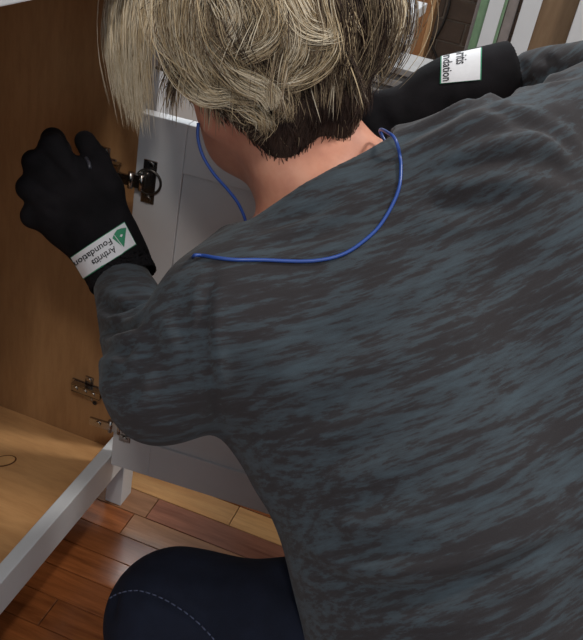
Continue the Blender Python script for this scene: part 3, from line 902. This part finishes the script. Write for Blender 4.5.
# --- glasses
g = empty('eyeglasses', tuple(H(0, 0, 0.11)))
tag(g, 'metal-rimmed eyeglasses on the face, edge showing left of the hair', 'eyeglasses')
gp = np.array(g.location)
for s in (-1, 1):
    bm = bmesh.new(); n = 28
    loop = [H(s*0.033+0.026*math.cos(2*math.pi*k/n), 0.0+0.020*math.sin(2*math.pi*k/n), 0.112-0.1*abs(0.33*0.026*math.cos(2*math.pi*k/n))) for k in range(n+1)]
    tube(bm, [q-gp for q in loop], .0016, 6); build('rim', bm, M_darkmetal, g)
    bm = bmesh.new(); c = [bm.verts.new(q-gp) for q in loop[:-1]]; bm.faces.new(c)
    bmesh.ops.solidify(bm, geom=bm.faces[:], thickness=.0015)
    gm = bpy.data.materials.get('lens_glass')
    if gm is None:
        t_ = NT('lens_glass', 0.05, 0.5); t_.b.inputs['Transmission Weight'].default_value = 0.9; t_.b.inputs['Base Color'].default_value = (.8, .82, .85, 1); gm = t_.m
    build('lens', bm, gm, g)
    bm = bmesh.new(); tube(bm, [q-gp for q in (H(s*0.060, 0.006, 0.108), H(s*0.076, 0.006, 0.095), H(s*0.083, 0.002, 0.02), H(s*0.083, -0.008, -0.012))], .0018, 6)
    build('temple', bm, M_darkmetal, g)
bm = bmesh.new(); tube(bm, [q-gp for q in (H(-.008, .004, .112), H(0, .008, .116), H(.008, .004, .112))], .0015, 6); build('bridge', bm, M_darkmetal, g)
# ------------------------------------------------------------------ hair
SR = np.array([0.080, 0.104, 0.101]); SCn = np.array([0, 0.024, -0.013])      # scalp in head coordinates (left, up, front)
def loc2w(q): return Hc + q @ HA
GL = HA @ np.array([0, 0, -1.0])                                         # gravity in head coordinates
cap = ell(loc2w(SCn), SR+0.004, HA)
face_cut = plane(H(0, 0.02, 0.052), hf*0.8+hu*-0.75)
nape_cut = plane(H(0, -0.084, -0.05), -hu*0.93 + hf*0.42 - hl*0.10)
capf = smax(smax(cap, face_cut, .01), nape_cut, .01)
for s in (-1, 1): capf = smax(capf, neg(ell(H(s*0.09, -0.03, 0.0), (.03, .032, .024), HA)), .01)
nape = smin([rcone(H(0.030, -0.035, -0.070), H(0.022, -0.085, -0.060), .036, .022), rcone(H(-0.030, -0.035, -0.070), H(-0.022, -0.085, -0.060), .036, .022)], .03)
capf = smin([capf, nape], .02)
v, f = surface(capf, Hc-.18, Hc+.18, .0035); v = relax(v, f, 2)
hair = child('hair', v, f, M_hair[3])

rs = np.random.RandomState(3)
def strands(n, region, length, seg, rad, lift, grav, matp, clump=0.0, seed=0, flowmode='crown', curl=0.0, gdir=None):
    rs = np.random.RandomState(seed)
    roots = []
    while len(roots) < n:
        d = rs.normal(size=(4000, 3)); d /= np.linalg.norm(d, axis=1)[:, None]
        d = d[region(d)]
        roots.extend(d[:n-len(roots)])
    d = np.array(roots); n = len(d)
    p = SCn + d*SR
    crown = unit([0.0, 0.85, -0.38])
    L = rs.uniform(length[0], length[1], n)
    lf = rs.uniform(0.35, 1.0, n)*lift
    G = GL if gdir is None else gdir
    # guide hairs give clumps of common drift
    k = max(1, n//14); gi = rs.randint(0, n, k)
    near = np.argmin(((d[:, None, :]-d[gi][None])**2).sum(-1), 1)
    gd = rs.normal(size=(k, 3))*curl
    wig = gd[near] + rs.normal(size=(n, 3))*curl*0.25
    mats = np.array([rs.choice(4, p=matp) for _ in range(k)])[near]
    sw = rs.rand(n) < 0.35; mats[sw] = rs.choice(4, sw.sum(), p=matp)
    path = [p.copy()]
    nrm = d/SR; nrm /= np.linalg.norm(nrm, axis=1)[:, None]
    fl = d-crown if flowmode == 'crown' else np.tile(G, (n, 1))
    tdir = fl - nrm*(fl*nrm).sum(1)[:, None]; tdir /= np.linalg.norm(tdir, axis=1)[:, None]+1e-9
    vdir = tdir*0.85 + nrm*0.35
    for i in range(seg):
        t = (i+1)/seg
        g = grav*(0.3+t)
        q = (p-SCn)/SR; rr = np.linalg.norm(q, axis=1)
        nn = q/SR; nn /= np.linalg.norm(nn, axis=1)[:, None]
        fl = (q/rr[:, None]-crown)
        tt = fl - nn*(fl*nn).sum(1)[:, None]; tt /= np.linalg.norm(tt, axis=1)[:, None]+1e-9
        vdir = vdir*0.72 + tt*0.22*(1-t) + G*g + wig*0.35*np.sin(3.0*t+wig.sum(1)*6)[:, None]
        vdir /= np.linalg.norm(vdir, axis=1)[:, None]
        p = p + vdir*(L/seg)[:, None]
        # keep outside the head, at the layer height
        off_ = 1 + (lf*(0.25+0.75*math.sin(math.pi*min(t*1.1, 1)*0.75)))/0.09
        q = (p-SCn)/SR; rr = np.linalg.norm(q, axis=1)
        m = rr < off_
        tgt = q/rr[:, None]*off_[:, None]
        q[m] = q[m]*0.35 + tgt[m]*0.65
        p = SCn + q*SR
        path.append(p.copy())
    path = np.array(path)                                   # seg+1, n, 3
    if clump:
        for i in range(seg+1):
            t = (i/seg)**1.3*clump
            path[i] = path[i]*(1-t) + path[i][gi[near]]*t + 0
    W = Hc + path @ HA
    return W, mats, rs.uniform(0.6, 1.25, n)*rad
def strand_mesh(sets):
    V = []; F = []; MI = []; base = 0
    for W, mats, rad in sets:
        S, n, _ = W.shape
        T = np.gradient(W, axis=0); T /= np.linalg.norm(T, axis=2)[..., None]+1e-9
        ref = np.array([0.3, 0.2, 0.93]); A = np.cross(T, ref); A /= np.linalg.norm(A, axis=2)[..., None]+1e-9
        Bn = np.cross(T, A)
        taper = np.sin(np.linspace(0.12, 0.93, S)*np.pi)**0.5; taper[-1] = 0.12
        R = taper[:, None]*rad[None]
        ring = []
        for k in range(3):
            a = 2*math.pi*k/3
            ring.append(W + (A*math.cos(a)+Bn*math.sin(a))*R[..., None])
        ring = np.stack(ring, 2)                            # S n 3 3
        V.append(ring.reshape(-1, 3))
        idx = base + np.arange(S*n*3).reshape(S, n, 3)
        for k in range(3):
            k2 = (k+1) % 3
            q = np.stack([idx[:-1, :, k], idx[:-1, :, k2], idx[1:, :, k2], idx[1:, :, k]], -1)
            F.append(q.reshape(-1, 4)); MI.append(np.tile(mats, (S-1)))
        base += S*n*3
    return np.concatenate(V), np.concatenate(F), np.concatenate(MI)
def hairpart(name, sets):
    V, F, MI = strand_mesh(sets)
    me = bpy.data.meshes.new(name)
    me.vertices.add(len(V)); me.vertices.foreach_set('co', (V-ROOTP).astype(np.float32).ravel())
    me.loops.add(F.size); me.loops.foreach_set('vertex_index', F.astype(np.int32).ravel())
    me.polygons.add(len(F)); me.polygons.foreach_set('loop_start', np.arange(0, F.size, 4, dtype=np.int32)); me.polygons.foreach_set('loop_total', np.full(len(F), 4, np.int32))
    me.update(calc_edges=True)
    o = link(name, me, M_hair, hair); smooth(me)
    me.polygons.foreach_set('material_index', MI.astype(np.int32))
    tag(o, kind='stuff'); return o

# close-cropped nape: short hairs grown from the cap itself, lying down towards the neck
capV = v; capN = vnormals(v, f)
def capstrands(n, sel, length, seg, rad, matp, seed, lay=0.35, down=None):
    rs = np.random.RandomState(seed)
    L_ = (capV-Hc) @ HA.T
    idx = np.where(sel(L_))[0]; idx = idx[rs.randint(0, len(idx), n)]
    p = capV[idx] + rs.normal(size=(n, 3))*.0012; nn = capN[idx]
    dn = (-hu*0.9 + hf*0.25) if down is None else down
    side_ = rs.normal(size=n)*.25
    t = dn - nn*(nn @ dn)[:, None] + np.cross(nn, dn)*side_[:, None]; t /= np.linalg.norm(t, axis=1)[:, None]
    L = rs.uniform(length[0], length[1], n); path = [p - nn*.002]
    d = t + nn*lay
    for i in range(seg):
        d = d*0.8 + t*0.2 - nn*lay*0.22 + rs.normal(size=(n, 3))*.06; d /= np.linalg.norm(d, axis=1)[:, None]
        p = p + d*(L/seg)[:, None]; path.append(p)
    return np.array(path), rs.choice(4, n, p=matp), rs.uniform(.6, 1.2, n)*rad
under = capstrands(5200, lambda q: (q[:, 1] < 0.05) & (q[:, 2] < 0.05), (.012, .024), 5, .0005, [0, 0, .10, .90], 1)
mid = capstrands(2600, lambda q: (q[:, 1] > 0.0) & (q[:, 1] < 0.075), (.03, .05), 6, .0005, [.03, .12, .45, .40], 6)
top = strands(4500, lambda d: (d[:, 1] > 0.10) & (d[:, 0] > -0.62) & ~((d[:, 2] > 0.55) & (d[:, 1] < 0.45)), (0.06, 0.10), 12, .00048, .009, 0.10, [.16, .36, .32, .16], 0.2, 2, curl=0.16)
side = strands(3000, lambda d: (d[:, 0] > 0.15) & (d[:, 1] > 0.12) & (d[:, 1] < 0.6) & (d[:, 2] < 0.6), (0.03, 0.05), 10, .00045, .006, 0.10, [.36, .42, .18, .04], 0.25, 4, curl=0.18)
capb = bvh_of(capV, f)
def lock(guide, n, width, lift, mp, seed, d0=None, rad=.00042, seg=14, flare=0.35, thick=.004):
    """a lock of hair combed along a guide lying over the head"""
    rs = np.random.RandomState(seed)
    g = []
    ds = []
    for a, b in guide:
        h_ = hit(capb, a, b, 0)
        ds.append(None if h_ is None else float(-((h_-CAM) @ ROT)[2]))
    known = [x for x in ds if x is not None]
    ds = [(d0 if d0 is not None else (known[0] if known else .85)) if x is None else x for x in ds]
    if d0 is not None and len(known) < 2: ds = [d0]*len(guide)
    pts = catmull([P(a, b, d-lift) for (a, b), d in zip(guide, ds)], 8)
    s = np.linspace(0, len(pts)-1, seg+1); base = np.stack([np.interp(s, np.arange(len(pts)), pts[:, k]) for k in range(3)], 1)
    T = np.gradient(base, axis=0); T /= np.linalg.norm(T, axis=1)[:, None]
    vd = D(0, 0, 1); A = np.cross(T, vd); A /= np.linalg.norm(A, axis=1)[:, None]+1e-9
    wpx = width*.85/FPX
    o1 = rs.normal(size=n)*.5*wpx; o2 = rs.normal(size=n)*thick
    t = np.linspace(0, 1, seg+1)
    prof = (1-0.55*t**2) + flare*np.sin(math.pi*t)*.5
    end = rs.uniform(.72, 1.0, n)
    W = np.zeros((seg+1, n, 3)); ph = rs.rand(n)*6.28; am = rs.uniform(.0006, .0022, n)
    kk = rs.normal(size=n)*.004
    for i in range(seg+1):
        ti = t[i]*end*seg
        lo_ = np.minimum(ti.astype(int), seg-1); fr = (ti-lo_)[:, None]
        c = base[lo_]*(1-fr)+base[lo_+1]*fr; aa = A[lo_]*(1-fr)+A[lo_+1]*fr
        W[i] = c + aa*((o1*prof[i] + am*np.sin(ph+t[i]*7) + kk*t[i]**2)[:, None]) + vd*(o2*(1-.4*t[i]))[:, None]
    return W, rs.choice(4, n, p=mp), rs.uniform(.6, 1.2, n)*rad
LB = [.72, .26, .02, 0]; BB = [.35, .50, .15, 0]; AB = [.05, .35, .50, .10]; DB = [0, .08, .42, .50]
LK = [
 ([(285, -30), (300, 20), (312, 60), (322, 100)], 420, 46, .010, DB), ([(330, -30), (345, 20), (350, 60), (346, 95)], 420, 46, .010, DB),
 ([(250, -30), (262, 20), (268, 60), (272, 110)], 420, 44, .010, AB), ([(370, -30), (384, 10), (382, 50), (372, 84)], 320, 30, .009, DB),
 ([(218, -30), (204, 10), (202, 45), (212, 78)], 460, 36, .012, BB), ([(240, -30), (226, 15), (222, 60), (240, 98)], 460, 40, .014, BB),
 ([(202, -30), (191, 15), (189, 52), (198, 84)], 420, 18, .012, LB), ([(192, -20), (179, 28), (184, 66), (206, 94), (236, 94)], 300, 12, .016, LB),
 ([(205, -20), (192, 34), (206, 70), (232, 92), (262, 100)], 260, 13, .018, LB), ([(220, -25), (213, 36), (238, 76), (264, 92), (275, 110)], 200, 9, .021, LB),
 ([(212, 52), (232, 70), (258, 82), (272, 92), (274, 112)], 110, 5, .022, LB),
 ([(208, -25), (228, -2), (236, 20), (228, 38), (206, 47)], 260, 11, .022, LB), ([(248, -25), (266, 0), (271, 24), (262, 44), (238, 58)], 280, 12, .022, BB),
 ([(262, -30), (282, 10), (292, 40), (288, 60), (274, 78)], 240, 11, .020, BB), ([(280, -30), (290, 4), (306, 28), (326, 34), (336, 28)], 260, 12, .021, LB),
 ([(318, -30), (322, 10), (330, 40), (322, 62), (300, 78), (274, 84)], 200, 9, .018, BB), ([(298, -30), (306, 20), (310, 50), (300, 74)], 220, 10, .016, AB),
 ([(362, -30), (378, 0), (382, 22), (372, 40), (356, 52)], 240, 10, .018, LB), ([(378, -30), (392, 5), (388, 28), (376, 46), (360, 58)], 240, 9, .015, BB),
 ([(340, -30), (352, 0), (356, 24), (350, 44)], 200, 11, .016, BB), ([(388, -30), (397, 0), (398, 20), (390, 40)], 140, 6, .004, AB),
 ([(345, -30), (362, 10), (366, 40), (356, 66)], 160, 9, .014, AB), ([(240, 60), (262, 82), (282, 100), (286, 124)], 140, 12, .012, AB),
 ([(226, 92), (248, 108), (258, 126), (250, 140)], 130, 14, .008, DB), ([(240, 100), (262, 118), (268, 136)], 90, 8, .012, BB),
]
def clear_ear(st):
    W, m_, r_ = st; e_ = H(0.086, -0.034, -0.008)
    k_ = (np.linalg.norm(W-e_, axis=2).min(0) > .019)
    q_ = (W-Hc) @ HA.T
    k_ &= ~((q_[..., 2] > .055) & (q_[..., 1] < .045)).any(0)
    return W[:, k_], m_[k_], r_[k_]
top, side, under, mid = [clear_ear(x) for x in (top, side, under, mid)]
locks = [lock(g_, int(n_*1.25), w_, li*.8, mp_, 40+i) for i, (g_, n_, w_, li, mp_) in enumerate(LK)]
FR = [([(196, -46), (160, -52), (134, -10), (126, 50), (134, 128)], 620, 22, LB), ([(190, -50), (150, -46), (122, 0), (116, 50), (122, 104)], 520, 15, LB),
      ([(200, -40), (168, -40), (146, 0), (141, 50), (148, 118)], 420, 14, BB),
      ([(196, -46), (160, -48), (140, 0), (134, 70), (142, 140)], 300, 22, LB)]
locks = [clear_ear(x) for x in locks]
fringe = [lock(g_, n_, w_, 0, mp_, 90+i, d0=.93, thick=.009, flare=.2) for i, (g_, n_, w_, mp_) in enumerate(FR)]
hairpart('undercut_strands', [under, mid]); hairpart('top_strands', [top, side]); hairpart('hair_locks', locks); hairpart('fringe_strands', fringe)
